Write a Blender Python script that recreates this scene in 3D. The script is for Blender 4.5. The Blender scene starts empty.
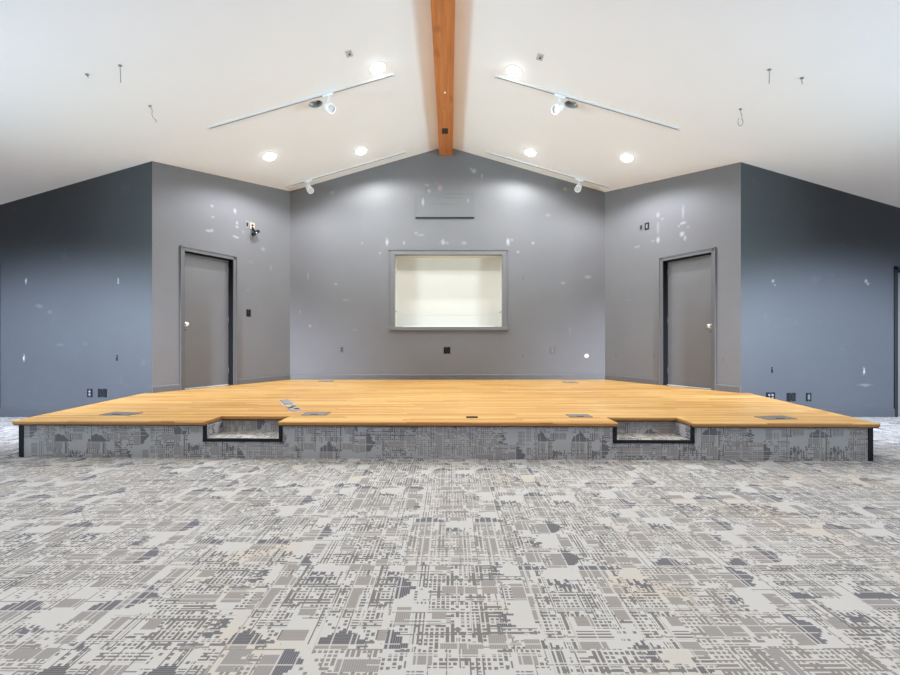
import bpy, bmesh, math, random
from mathutils import Vector, Matrix
random.seed(7)
C = bpy.context.scene.collection
SC = bpy.context.scene
PI = math.pi

# ------------------------------------------------------------------ layout (metres)
F = 428.0          # focal length in pixels of the 900 px wide frame
H = 1.054          # camera height
HY = 342.0         # horizon row
YB = 8.16          # back wall
YC = 6.02          # flanking walls
XR = -0.075        # ridge
ZR = H + 3.73      # ridge height
SL = 0.288         # roof slope
ST = 0.337         # stage height
BLX, BRX = -3.05, 2.956      # back wall ends
CLX, CRX = -4.19, 4.09       # corner between door wall and flanking wall
SX = 7.6                      # side walls
YREAR = -6.5

def roof(x): return ZR - SL * abs(x - XR)
def at(px, py, y): return Vector(((px - 450) * y / F, y, H - (py - HY) * y / F))
def ray(px, py): return Vector(((px - 450) / F, 1.0, (HY - py) / F))
def on_ceiling(px, py):
    d = ray(px, py); sg = 1 if px > 446 else -1
    # H + dz*y = ZR - SL*sg*(dx*y - XR)
    y = (ZR - H + SL * sg * XR) / (d.z + SL * sg * d.x)
    return Vector((d.x * y, y, H + d.z * y))
def on_door_wall(px, py, side):
    a = Vector((CLX, YC)) if side < 0 else Vector((CRX, YC))
    b = Vector((BLX, YB)) if side < 0 else Vector((BRX, YB))
    d = ray(px, py); e = b - a
    # d.xy*y = a + e*t
    t = (a.x - d.x * a.y) / (d.x * e.y - e.x)
    y = a.y + e.y * t
    return Vector((d.x * y, y, H + d.z * y))
def on_floor(px, py, z):
    d = ray(px, py); y = (z - H) / d.z
    return Vector((d.x * y, y, z))

# ------------------------------------------------------------------ node helpers
class NT:
    def __init__(s, mat):
        s.t = mat.node_tree; s.n = s.t.nodes; s.l = s.t.links
    def put(s, sock, v):
        if hasattr(v, 'is_output'): s.l.new(v, sock)
        else: sock.default_value = v
    def m(s, op, a, b=0.0, c=0.0, clamp=False):
        n = s.n.new('ShaderNodeMath'); n.operation = op; n.use_clamp = clamp
        s.put(n.inputs[0], a); s.put(n.inputs[1], b)
        if op in ('MULTIPLY_ADD', 'COMPARE', 'WRAP', 'SMOOTH_MIN'): s.put(n.inputs[2], c)
        return n.outputs[0]
    def v(s, op, a, b=(0, 0, 0)):
        n = s.n.new('ShaderNodeVectorMath'); n.operation = op
        s.put(n.inputs[0], a)
        if op not in ('ABSOLUTE', 'FLOOR', 'FRACTION', 'LENGTH'): s.put(n.inputs[1], b)
        return n.outputs['Value'] if op in ('LENGTH', 'DOT_PRODUCT') else n.outputs[0]
    def xyz(s, a):
        n = s.n.new('ShaderNodeSeparateXYZ'); s.put(n.inputs[0], a); return n.outputs
    def comb(s, x, y, z=0.0):
        n = s.n.new('ShaderNodeCombineXYZ')
        s.put(n.inputs[0], x); s.put(n.inputs[1], y); s.put(n.inputs[2], z); return n.outputs[0]
    def mix(s, f, a, b):
        n = s.n.new('ShaderNodeMix'); n.data_type = 'RGBA'
        s.put(n.inputs[0], f); s.put(n.inputs[6], a); s.put(n.inputs[7], b); return n.outputs[2]
    def mixf(s, f, a, b):
        n = s.n.new('ShaderNodeMix'); n.data_type = 'FLOAT'
        s.put(n.inputs[0], f); s.put(n.inputs[2], a); s.put(n.inputs[3], b); return n.outputs[0]
    def white(s, vec):
        n = s.n.new('ShaderNodeTexWhiteNoise'); n.noise_dimensions = '3D'
        s.put(n.inputs['Vector'], vec); return n.outputs['Value']
    def noise(s, vec, scale, detail=2.0, rough=0.5, out='Fac'):
        n = s.n.new('ShaderNodeTexNoise'); s.put(n.inputs['Vector'], vec)
        n.inputs['Scale'].default_value = scale; n.inputs['Detail'].default_value = detail
        n.inputs['Roughness'].default_value = rough
        return n.outputs[out]
    def rng(s, v, a, b, c=0.0, d=1.0):
        n = s.n.new('ShaderNodeMapRange'); s.put(n.inputs[0], v)
        for i, x in enumerate((a, b, c, d)): n.inputs[i + 1].default_value = x
        return n.outputs[0]
    def uv(s): return s.n.new('ShaderNodeUVMap').outputs[0]
    def obj(s): return s.n.new('ShaderNodeTexCoord').outputs['Object']
    def bump(s, h, strength, dist):
        n = s.n.new('ShaderNodeBump'); s.put(n.inputs['Height'], h)
        n.inputs['Strength'].default_value = strength; n.inputs['Distance'].default_value = dist
        return n.outputs[0]
    def rect(s, vec, r):
        c = ((r[0] + r[1]) / 2, (r[2] + r[3]) / 2, 0); h = ((r[1] - r[0]) / 2, (r[3] - r[2]) / 2, 1)
        q = s.v('DIVIDE', s.v('ABSOLUTE', s.v('SUBTRACT', vec, c)), h)
        o = s.xyz(q)
        return s.m('LESS_THAN', s.m('MAXIMUM', o[0], o[1]), 1.0)
    def any(s, vals):
        r = vals[0]
        for x in vals[1:]: r = s.m('MAXIMUM', r, x)
        return r

def new_mat(name):
    m = bpy.data.materials.new(name); m.use_nodes = True
    b = m.node_tree.nodes['Principled BSDF']
    return m, NT(m), b
def plain(name, col, rough=0.5, metal=0.0, var=0.06, scale=30.0, bump=0.0):
    m, n, b = new_mat(name)
    f = n.noise(n.obj(), scale, 3)
    c0 = tuple(x * (1 - var) for x in col) + (1,); c1 = tuple(min(1, x * (1 + var)) for x in col) + (1,)
    n.put(b.inputs['Base Color'], n.mix(f, c0, c1))
    b.inputs['Roughness'].default_value = rough; b.inputs['Metallic'].default_value = metal
    if bump: n.put(b.inputs['Normal'], n.bump(f, bump, 0.002))
    return m

# ------------------------------------------------------------------ carpet
def carpet(name, T=0.55, ox=0.0, oy=0.0, busy=0.0, lc=((.585, .567, .545, 1), (.60, .53, .445, 1))):
    m, n, b = new_mat(name)
    uv = n.v('ADD', n.uv(), (ox, oy, 0))
    p = n.v('DIVIDE', uv, (T, T, 1)); ident = n.v('FLOOR', p)
    fr = n.xyz(n.v('MULTIPLY', n.v('FRACTION', p), (T, T, 0)))
    io = n.xyz(ident)
    chk = n.m('FLOORED_MODULO', n.m('ADD', io[0], io[1]), 2.0)
    chk = n.m('GREATER_THAN', chk, 0.5)
    u = n.mixf(chk, fr[0], fr[1]); v = n.mixf(chk, fr[1], fr[0])
    r1 = n.white(ident); r2 = n.white(n.v('ADD', ident, (3.7, 9.1, 2.0)))
    U, V = 0.35, 0.55
    u = n.m('MULTIPLY', n.m('FRACT', n.m('DIVIDE', n.m('MULTIPLY_ADD', r1, U, u), U)), U)
    v = n.m('MULTIPLY', n.m('FRACT', n.m('DIVIDE', n.m('MULTIPLY_ADD', r2, V, v), V)), V)
    q = 0.0117
    qu = n.m('FLOOR', n.m('DIVIDE', u, q)); qv = n.m('FLOOR', n.m('DIVIDE', v, q))
    ju = n.white(n.comb(qu, n.m('FLOOR', n.m('DIVIDE', qv, 7.0)), r1))
    jv = n.white(n.comb(n.m('FLOOR', n.m('DIVIDE', qu, 7.0)), qv, r2))
    pj = n.comb(n.m('MULTIPLY_ADD', n.m('SUBTRACT', jv, 0.5), 0.020, u),
                n.m('MULTIPLY_ADD', n.m('SUBTRACT', ju, 0.5), 0.030, v))
    pc = n.comb(u, v)
    up = lambda v0: n.m('GREATER_THAN', v, v0)
    # clean blocks, blocks with a stepped top edge, stepped pyramids
    step = n.comb(u, n.m('MULTIPLY_ADD', n.m('SUBTRACT', ju, 0.35), 0.05, v))
    def pyramid(uc, hw, v0, v1):
        du = n.m('DIVIDE', n.m('ABSOLUTE', n.m('SUBTRACT', n.m('MULTIPLY', qu, q), uc)), hw)
        ht = n.m('MULTIPLY_ADD', du, -(v1 - v0) * .75, v1)
        ht = n.m('MULTIPLY_ADD', n.m('SUBTRACT', ju, .5), .022, ht)
        return n.m('MULTIPLY', n.m('MULTIPLY', n.m('LESS_THAN', du, 1.0), up(v0)), n.m('LESS_THAN', n.m('MULTIPLY', qv, q), ht))
    taupe = n.any([n.rect(pc, (.0, .125, .125, .18)), n.m('MULTIPLY', n.rect(step, (.05, .15, -.1, .085)), 1.0),
                   n.rect(pc, (.05, .105, .38, .53)), n.rect(pc, (.235, .30, .345, .40)), n.rect(pc, (.215, .31, .205, .262))])
    dark = n.any([pyramid(.083, .082, .186, .262), n.rect(step, (.19, .30, .06, .098))])
    grid = n.any([n.rect(pc, r) for r in [(.15, .205, 0, .18), (.19, .325, 0, .07), (.11, .215, .33, .55), (.28, .35, .33, .55), (0, .045, .33, .55), (.05, .11, .33, .38), (.0, .12, .075, .125), (.215, .28, .40, .55), (.05, .10, .0, .08), (.16, .215, .19, .262)]])
    spars = n.any([n.rect(pc, r) for r in [(0, .06, 0, .08), (.32, .35, .0, .12), (.0, .2, .262, .33), (.045, .05, .33, .55)]])
    lines = n.rect(pc, (.10, .345, .272, .318))
    keep = n.m('SUBTRACT', 1.0, n.rect(pc, (.19, .345, .11, .186)))
    cu = n.m('FLOOR', n.m('DIVIDE', u, .0190)); cv = n.m('FLOOR', n.m('DIVIDE', v, .0190))
    gu = n.m('LESS_THAN', n.m('FRACT', n.m('DIVIDE', u, 0.0190)), 0.66)
    gv = n.m('LESS_THAN', n.m('FRACT', n.m('DIVIDE', v, 0.0190)), 0.66)
    gth = n.m('LESS_THAN', n.m('FRACT', n.m('DIVIDE', v, 0.0156)), 0.5)
    wn = n.white(n.comb(cu, cv, r1))
    colc = n.m('GREATER_THAN', n.white(n.comb(cu, n.m('FLOOR', n.m('DIVIDE', v, .14)), 5.0)), .55)
    rowc = n.m('GREATER_THAN', n.white(n.comb(n.m('FLOOR', n.m('DIVIDE', u, .11)), cv, 7.0)), .62)
    dots = n.m('MULTIPLY', gu, gv)
    weave = n.any([dots, n.m('MULTIPLY', gu, colc), n.m('MULTIPLY', gv, rowc)])
    gpat = n.m('MULTIPLY', grid, n.m('MULTIPLY', weave, n.m('GREATER_THAN', wn, 0.14)))
    spat = n.m('MULTIPLY', spars, n.m('MULTIPLY', dots, n.m('GREATER_THAN', wn, 0.62)))
    lpat = n.m('MULTIPLY', lines, n.m('MULTIPLY', gth, n.m('GREATER_THAN', n.white(n.comb(n.m('FLOOR', n.m('DIVIDE', u, .055)), 1.0, r2)), .3)))
    def threads(a, b, seed, per, seg, th, th2):
        ia = n.m('FLOOR', n.m('DIVIDE', a, per)); ib = n.m('FLOOR', n.m('DIVIDE', b, seg))
        on = n.m('GREATER_THAN', n.white(n.comb(ia, seed, r1)), th)
        on2 = n.m('GREATER_THAN', n.white(n.comb(ia, ib, n.m('ADD', r2, seed))), th2)
        return n.m('MULTIPLY', n.m('MULTIPLY', on, on2), n.m('LESS_THAN', n.m('FRACT', n.m('DIVIDE', a, per)), .5))
    lpat = n.any([lpat, threads(u, v, 11.0, .0105, .19, .80 + busy, .45), threads(v, u, 17.0, .0105, .13, .86 + busy, .45)])
    cut = n.any([threads(u, v, 23.0, .0110, .24, .80 + busy, .45), threads(v, u, 29.0, .0110, .16, .84 + busy, .45)])
    gp = n.m('MULTIPLY', keep, n.any([gpat, spat, lpat]))
    tp = n.m('MULTIPLY', keep, taupe); dk = n.m('MULTIPLY', keep, dark)
    # thin light pinstripes that cut through the darker blocks
    pin = n.m('LESS_THAN', n.m('FRACT', n.m('DIVIDE', u, 0.0351)), 0.15)
    pinr = n.m('MULTIPLY', pin, n.m('GREATER_THAN', n.white(n.comb(n.m('FLOOR', n.m('DIVIDE', u, .0351)), r2, 1.0)), 0.6))
    rib = n.m('LESS_THAN', n.m('FRACT', n.m('DIVIDE', v, 0.0078)), 0.45)
    big = n.noise(n.uv(), 1.7, 3); tint = n.rng(big, 0.55, 0.70)
    light = n.mix(tint, lc[0], lc[1])
    light = n.mix(n.m('MULTIPLY', rib, 0.12), light, (.45, .43, .41, 1))
    tcol = n.mix(r2, (.31, .278, .25, 1), (.285, .27, .262, 1))
    tcol = n.mix(n.m('MULTIPLY', rib, 0.45), tcol, (.46, .43, .41, 1))
    dcol = n.mix(r1, (.115, .112, .12, 1), (.13, .127, .145, 1))
    dcol = n.mix(n.m('MULTIPLY', rib, 0.5), dcol, (.34, .335, .345, 1))
    gcol = n.mix(n.m('GREATER_THAN', r1, 0.5), (.205, .192, .184, 1), (.27, .247, .23, 1))
    col = n.mix(tp, light, tcol); col = n.mix(n.m('MULTIPLY', gp, n.m('SUBTRACT', 1.0, tp)), col, gcol)
    col = n.mix(dk, col, dcol); col = n.mix(n.m('MULTIPLY', n.m('MAXIMUM', pinr, cut), 0.85), col, light)
    fz = n.noise(n.uv(), 420.0, 2)
    col = n.mix(n.m('MULTIPLY', n.rng(fz, 0.45, 0.75), 0.18), col, (.12, .115, .11, 1))
    n.put(b.inputs['Base Color'], col)
    b.inputs['Roughness'].default_value = 0.95; b.inputs['Specular IOR Level'].default_value = 0.1
    n.put(b.inputs['Normal'], n.bump(fz, 0.4, 0.004))
    return m

# ------------------------------------------------------------------ painted walls with scuffs and flare dots
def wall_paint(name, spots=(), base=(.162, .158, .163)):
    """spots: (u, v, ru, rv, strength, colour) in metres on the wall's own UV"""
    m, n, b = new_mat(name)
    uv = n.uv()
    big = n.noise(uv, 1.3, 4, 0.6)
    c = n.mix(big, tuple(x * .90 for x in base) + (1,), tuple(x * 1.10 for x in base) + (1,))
    # faint rubbed patches
    rub = n.rng(n.noise(uv, 3.2, 5, 0.7), 0.62, 0.80)
    c = n.mix(n.m('MULTIPLY', rub, 0.07), c, (.42, .42, .43, 1))
    if spots:
        wob = n.v('SCALE', n.v('SUBTRACT', n.noise(uv, 26.0, 3, 0.6, 'Color'), (.5, .5, .5)))
        wob.node.inputs['Scale'].default_value = 0.05
        pu = n.v('ADD', uv, wob); pu = n.v('MULTIPLY', pu, (1, 1, 0))
        for (u, v, ru, rv, st, col) in spots:
            l = n.v('LENGTH', n.v('DIVIDE', n.v('SUBTRACT', pu, (u, v, 0)), (ru, rv, 1)))
            c = n.mix(n.rng(l, 1.0, 0.3, 0.0, st * .55), c, tuple(col) + (1,))
    n.put(b.inputs['Base Color'], c)
    b.inputs['Roughness'].default_value = 0.55; b.inputs['Specular IOR Level'].default_value = 0.35
    n.put(b.inputs['Normal'], n.bump(n.noise(uv, 55.0, 3, 0.6), 0.28, 0.006))
    return m

def wood_deck(name):
    m, n, b = new_mat(name)
    o = n.xyz(n.uv())
    w = 0.057
    row = n.m('FLOOR', n.m('DIVIDE', o[1], w))
    rr = n.white(n.comb(row, 1.0, 4.0))
    xs = n.m('MULTIPLY_ADD', rr, 5.0, o[0])
    ln = n.m('MULTIPLY_ADD', n.white(n.comb(row, 3.0, 8.0)), 0.7, 0.7)
    pid = n.m('FLOOR', n.m('DIVIDE', xs, ln))
    pr = n.white(n.comb(row, pid, 2.0))
    g = n.noise(n.comb(n.m('MULTIPLY', xs, 2.2), n.m('MULTIPLY', o[1], 60.0), pr), 1.0, 4, 0.6)
    c = n.mix(pr, (.58, .265, .06, 1), (.83, .52, .175, 1))
    c = n.mix(n.m('MULTIPLY', n.rng(g, 0.45, 0.75), 0.45), c, (.50, .225, .055, 1))
    blot = n.rng(n.noise(n.comb(o[0], n.m('MULTIPLY', o[1], 2.0)), 0.8, 3), 0.5, 0.75)
    c = n.mix(n.m('MULTIPLY', blot, 0.35), c, (.86, .60, .27, 1))
    fy = n.m('FRACT', n.m('DIVIDE', o[1], w))
    gap = n.m('LESS_THAN', fy, 0.035)
    c = n.mix(n.m('MULTIPLY', gap, 0.55), c, (.25, .11, .03, 1))
    n.put(b.inputs['Base Color'], c)
    n.put(b.inputs['Roughness'], n.rng(g, 0.3, 0.8, 0.32, 0.5))
    b.inputs['Specular IOR Level'].default_value = 0.35
    n.put(b.inputs['Normal'], n.bump(g, 0.06, 0.002))
    return m
def wood_beam(name):
    m, n, b = new_mat(name)
    o = n.xyz(n.obj())
    g = n.noise(n.comb(n.m('MULTIPLY', o[0], 14.0), n.m('MULTIPLY', o[1], 0.9), n.m('MULTIPLY', o[2], 14.0)), 1.0, 5, 0.65)
    c = n.mix(n.rng(g, 0.3, 0.75), (.60, .215, .055, 1), (.36, .11, .025, 1))
    kn = n.noise(n.comb(n.m('MULTIPLY', o[0], 5.0), n.m('MULTIPLY', o[1], 2.0), o[2]), 1.0, 2)
    c = n.mix(n.m('MULTIPLY', n.rng(kn, 0.62, 0.72), 0.5), c, (.16, .045, .012, 1))
    n.put(b.inputs['Base Color'], c); b.inputs['Roughness'].default_value = 0.5
    n.put(b.inputs['Normal'], n.bump(g, 0.15, 0.004))
    return m
def emit(name, col, s):
    m, n, b = new_mat(name)
    b.inputs['Base Color'].default_value = (.9, .9, .9, 1)
    b.inputs['Emission Color'].default_value = tuple(col) + (1,)
    b.inputs['Emission Strength'].default_value = s
    return m

# ------------------------------------------------------------------ mesh helpers
def obj(name, bm, mat, parent=None, mw=None, smooth=False, kind=None, bevel=0.0):
    bmesh.ops.recalc_face_normals(bm, faces=bm.faces)
    me = bpy.data.meshes.new(name); bm.to_mesh(me); bm.free()
    if mat: me.materials.append(mat)
    o = bpy.data.objects.new(name, me); C.objects.link(o)
    if parent: o.parent = parent
    if mw is not None: o.matrix_basis = mw
    if smooth:
        for p in me.polygons: p.use_smooth = True
        md = o.modifiers.new('smooth', 'EDGE_SPLIT'); md.split_angle = math.radians(40)
    if bevel:
        md = o.modifiers.new('bevel', 'BEVEL'); md.width = bevel; md.segments = 2; md.limit_method = 'ANGLE'
    if kind: o['kind'] = kind
    return o
def tag(o, label, cat, group=None):
    o['label'] = label; o['category'] = cat
    if group: o['group'] = group
    return o
def thing(name, label, cat, mw=None, group=None):
    o = bpy.data.objects.new(name, None); C.objects.link(o); o.empty_display_size = 0.05
    if mw is not None: o.matrix_basis = mw
    return tag(o, label, cat, group)
def box(bm, x0, x1, y0, y1, z0, z1, M=None):
    vs = [Vector((x, y, z)) for z in (z0, z1) for y in (y0, y1) for x in (x0, x1)]
    if M is not None: vs = [M @ v for v in vs]
    b = [bm.verts.new(v) for v in vs]
    for f in ((0, 1, 3, 2), (4, 5, 7, 6), (0, 1, 5, 4), (2, 3, 7, 6), (0, 2, 6, 4), (1, 3, 7, 5)):
        bm.faces.new([b[i] for i in f])
    return bm
def BM(): return bmesh.new()
def lathe(bm, prof, n=32, M=None, cap0=True, cap1=True):
    """prof: list of (r, z)"""
    rings = []
    for r, z in prof:
        ring = []
        for k in range(n):
            a = 2 * PI * k / n; v = Vector((r * math.cos(a), r * math.sin(a), z))
            ring.append(bm.verts.new(M @ v if M is not None else v))
        rings.append(ring)
    for a, b in zip(rings, rings[1:]):
        for k in range(n): bm.faces.new([a[k], a[(k + 1) % n], b[(k + 1) % n], b[k]])
    if cap0: bm.faces.new(rings[0])
    if cap1: bm.faces.new(rings[-1])
    return bm
def tube(bm, pts, r, n=8):
    pts = [Vector(p) for p in pts]; rings = []
    for i, p in enumerate(pts):
        d = (pts[min(i + 1, len(pts) - 1)] - pts[max(i - 1, 0)]).normalized()
        a = d.orthogonal().normalized(); b = d.cross(a)
        if rings:
            a = (prev - d * prev.dot(d)).normalized(); b = d.cross(a)
        prev = a
        rings.append([bm.verts.new(p + (a * math.cos(2 * PI * k / n) + b * math.sin(2 * PI * k / n)) * r) for k in range(n)])
    for a, b in zip(rings, rings[1:]):
        for k in range(n): bm.faces.new([a[k], a[(k + 1) % n], b[(k + 1) % n], b[k]])
    bm.faces.new(rings[0]); bm.faces.new(rings[-1])
    return bm
def prism(bm, poly, z0, z1):
    a = [bm.verts.new((x, y, z0)) for x, y in poly]; b = [bm.verts.new((x, y, z1)) for x, y in poly]
    bm.faces.new(a); bm.faces.new(b)
    k = len(poly)
    for i in range(k): bm.faces.new([a[i], a[(i + 1) % k], b[(i + 1) % k], b[i]])
    return bm
def frame_M(o, x, z):
    """matrix with origin o, local x axis x, local z axis (outward normal) z"""
    z = z.normalized(); x = (x - z * x.dot(z)).normalized(); y = z.cross(x)
    M = Matrix((x, y, z)).transposed().to_4x4(); M.translation = o
    return M
def set_uv(o, fn):
    me = o.data
    lay = me.uv_layers.new(name='UVMap')
    for l in me.loops:
        lay.data[l.index].uv = fn(me.vertices[l.vertex_index].co)
def holed(loops, mapf, thick_vec):
    """2D loops (outer first, then holes) filled, mapped into 3D by mapf and given thickness"""
    bm = bmesh.new()
    edges = []; rings = []
    for lp in loops:
        vs = [bm.verts.new((x, y, 0)) for x, y in lp]; rings.append(vs)
        for i in range(len(vs)): edges.append(bm.edges.new((vs[i], vs[(i + 1) % len(vs)])))
    bmesh.ops.triangle_fill(bm, use_beauty=True, use_dissolve=False, edges=edges, normal=(0, 0, 1))
    faces = [[v.index for v in f.verts] for f in bm.faces]
    bm.verts.index_update()
    faces = [[v.index for v in f.verts] for f in bm.faces]
    front = {v.index: v for v in bm.verts}
    back = {}
    co2 = {v.index: v.co.xy.copy() for v in bm.verts}
    ridx = [[v.index for v in r] for r in rings]
    for i, v in front.items(): v.co = mapf(co2[i].x, co2[i].y)
    for i in list(front): back[i] = bm.verts.new(front[i].co + thick_vec)
    for f in faces: bm.faces.new([back[i] for i in reversed(f)])
    for r in ridx:
        for i in range(len(r)):
            a, b = r[i], r[(i + 1) % len(r)]
            bm.faces.new([front[a], front[b], back[b], back[a]])
    return bm

# ------------------------------------------------------------------ materials
WHT = (.74, .74, .75)
M_carpet = carpet('carpet_tiles_weave', ox=.23, oy=.18)
M_carpet_riser = carpet('carpet_tiles_weave_shaded', ox=.31, oy=.20, busy=.10, lc=((.44, .435, .44, 1), (.43, .42, .405, 1)))  # same carpet, its light tones darkened for the shade on the risers
M_ceil = plain('white_ceiling_paint', (.86, .855, .86), 0.8, var=.015, scale=3.0)
M_deck = wood_deck('oak_strip_floor')
M_nose = plain('oak_nosing', (.40, .175, .05), .4, var=.2, scale=14)
M_beam = wood_beam('stained_beam_timber')
M_trim = plain('dark_grey_trim_paint', (.115, .113, .117), .45, var=.08, scale=6)
M_frame = plain('grey_taupe_frame_paint', (.165, .16, .16), .4, var=.08, scale=6)
M_door = plain('dark_grey_door_paint', (.150, .146, .150), .42, var=.10, scale=3.0)
M_cream = plain('cream_paint', (.66, .635, .575), .6, var=.03, scale=2.0)
M_creamd = plain('cream_door_paint', (.13, .13, .12), .5, var=.03, scale=2.0)
M_black = plain('black_plastic', (.012, .012, .014), .7, var=.15)
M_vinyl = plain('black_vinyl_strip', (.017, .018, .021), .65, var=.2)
M_greyp = plain('painted_over_plate', (.12, .116, .12), .45, var=.1)
M_greyplate = plain('grey_plastic', (.20, .20, .21), .45)
M_white = plain('white_enamel', (.82, .82, .82), .35, var=.02)
M_chrome = plain('satin_chrome', (.92, .92, .93), .42, metal=1.0, var=.04)
M_steel = plain('dull_floor_plate', (.25, .235, .22), .45, metal=.35, var=.25, scale=40)
M_brown = plain('bare_plywood', (.42, .33, .25), .7, var=.2, scale=20)
M_pale = plain('pale_threshold', (.80, .74, .64), .6, var=.15, scale=12)
M_dark = plain('shadowed_jamb_paint', (.012, .012, .013), .8)  # dark jamb paint, blackened further for the shadow inside the reveal
M_iron = plain('blackened_iron', (.03, .018, .012), .6, var=.2)
M_baffle = plain('grey_can_baffle', (.30, .30, .30), .6)
M_lens = emit('lit_lens', (1, .985, .96), 14.0)
M_glass = plain('frosted_lens', (.55, .55, .56), .25, var=.05)
M_rail = plain('off_white_rail', (.64, .635, .64), .45, var=.02)
for m_ in (M_black, M_vinyl, M_dark): m_.node_tree.nodes['Principled BSDF'].inputs['Specular IOR Level'].default_value = .12
M_wire = plain('grey_wire', (.22, .22, .22), .6)

# ------------------------------------------------------------------ floor, ceiling
bm = BM(); f = [bm.verts.new((x, y, 0)) for x, y in ((-SX, YREAR), (SX, YREAR), (SX, YB + .6), (-SX, YB + .6))]; bm.faces.new(f)
floor = obj('floor', bm, M_carpet, kind='structure'); set_uv(floor, lambda c: (c.x, c.y))
if floor.data.polygons[0].normal.z < 0: floor.data.flip_normals()

def slope_axes(side):
    sx = Vector((1, 0, -SL * side)).normalized()          # runs towards +x on the slope
    nz = Vector((-SL * side, 0, -1)).normalized()         # faces down into the room
    return sx, nz
dead_px = [(316, 104), (571, 104.5)]
dead = [on_ceiling(*p) for p in dead_px]
HR = 0.094
bm_all = BM()
for side in (-1, 1):
    y0, y1 = YREAR - .1, YB + .2
    xo = (SX + .1) * side
    outer = [(XR, y0), (xo, y0), (xo, y1), (XR, y1)]
    loops = [outer]
    for p in dead:
        if (p.x - XR) * side > 0:
            loops.append([(p.x + HR * .96 * math.cos(2 * PI * k / 32), p.y + HR * math.sin(2 * PI * k / 32)) for k in range(32)])
    sub = holed(loops, lambda x, y: Vector((x, y, roof(x))), Vector((0, 0, .06)))
    tmp = bpy.data.meshes.new('t'); bmesh.ops.recalc_face_normals(sub, faces=sub.faces); sub.to_mesh(tmp); sub.free()
    bm_all.from_mesh(tmp); bpy.data.meshes.remove(tmp)
obj('ceiling', bm_all, M_ceil, kind='structure')

# ------------------------------------------------------------------ walls
W = (.62, .62, .63); FLARE = (.40, .29, .20); DK = (.03, .03, .032); PK = (.42, .30, .27)
def back_uv(px, py):
    p = at(px, py, YB); return p.x, p.z
def sp_back(px, py, w, h, s=.7, col=W):
    u, v = back_uv(px, py); k = YB / F / 2
    return (u, v, w * k * 1.25, h * k * 1.2, s, col)
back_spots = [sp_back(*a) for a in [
    (387, 242, 3, 8, .75), (404, 243, 3, 4, .4), (421, 235, 7, 3, .25), (416, 233, 3, 4, .3), (443, 242, 4, 6, .55), (447, 243, 4, 3, .3),
    (464, 243, 6, 4, .35), (508, 242, 3.5, 8, .75), (512, 240, 3, 3, .4), (533, 243, 3, 4, .5), (380, 253, 3, 3, .35), (518, 252, 4, 3, .4),
    (474, 171, 5, 5, .6), (471, 169, 3, 3, .45), (482, 176, 2, 5, .35), (422, 201, 2.5, 6, .45), (427, 185, 6, 3, .25), (429, 191, 4, 4, .3),
    (308, 276, 2, 10, .22), (336, 284, 4, 3, .3), (310, 326, 2.5, 3, .45), (362, 243, 3, 3, .25), (563, 283, 5, 3, .35), (588, 277, 7, 4, .35),
    (300, 312, 2, 6, .2), (346, 300, 9, 2, .18), (415, 310, 2, 2, .2), (385, 352, 2, 2, .3, DK), (523, 278, 1.5, 5, .6, DK), (523, 356, 2, 4, .55, DK),
    (440, 188, 5, 7, .75, PK), (438, 196, 4, 4, .6, (.55, .50, .42)), (437, 183, 6, 3, .25, PK), (426, 191, 1.6, 12, .4, DK), (435, 202, 14, 2, .3, DK),
    (332, 192.5, 5, 5, .75, FLARE), (565, 189, 4.5, 4.5, .8, (.42, .36, .16)), (355, 330, 5, 2, .15), (570, 330, 2, 9, .12), (548, 215, 6, 4, .2)]]  # first two dots here are lens flare painted into the wall colour
wp = at(394.5, 254.5, YB); wq = at(502.5, 327, YB)
WX0, WX1, WZ1, WZ0 = wp.x, wq.x, wp.z, wq.z
outer = [(BLX, 0), (BRX, 0), (BRX, roof(BRX) + .03), (XR, ZR + .03), (BLX, roof(BLX) + .03)]
hole = [(WX0, WZ0), (WX1, WZ0), (WX1, WZ1), (WX0, WZ1)]
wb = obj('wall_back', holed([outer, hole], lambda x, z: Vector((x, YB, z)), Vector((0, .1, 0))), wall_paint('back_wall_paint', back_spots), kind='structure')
set_uv(wb, lambda c: (c.x, c.z))

DOORS = {}
def door_wall(side, name, spots_px, dl, dr, dtop):
    a = Vector((CLX, YC, 0)) if side < 0 else Vector((CRX, YC, 0))
    b = Vector((BLX, YB, 0)) if side < 0 else Vector((BRX, YB, 0))
    e = (b - a); L = e.length; e.normalize()
    nrm = Vector((-e.y, e.x, 0)) * side            # into the room
    if nrm.dot(Vector((0, -1, 0))) < 0: nrm = -nrm
    def s_of(px): return (on_door_wall(px, HY, side) - a).dot(e)
    s0, s1 = sorted((s_of(dl), s_of(dr)))
    top = on_door_wall(dl if side < 0 else dr, dtop, side).z
    mapf = lambda s, z: a + e * s + Vector((0, 0, z))
    outer = [(0, 0), (L, 0), (L, roof(b.x) + .03), (0, roof(a.x) + .03)]
    hole = [(s0, ST - .02), (s1, ST - .02), (s1, top), (s0, top)]
    spots = []
    for (px, py, w, h, st, *col) in spots_px:
        p = on_door_wall(px, py, side); k = p.y / F / 2
        spots.append(((p - a).dot(e), p.z, w * k * 1.35, h * k * 1.05, st * .8, col[0] if col else W))
    o = obj(name, holed([outer, hole], mapf, -nrm * .14), wall_paint(name + '_paint', spots), kind='structure')
    set_uv(o, lambda c: ((c - a).dot(e), c.z))
    DOORS[side] = (a, e, nrm, s0, s1, top, L)
    return o
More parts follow.
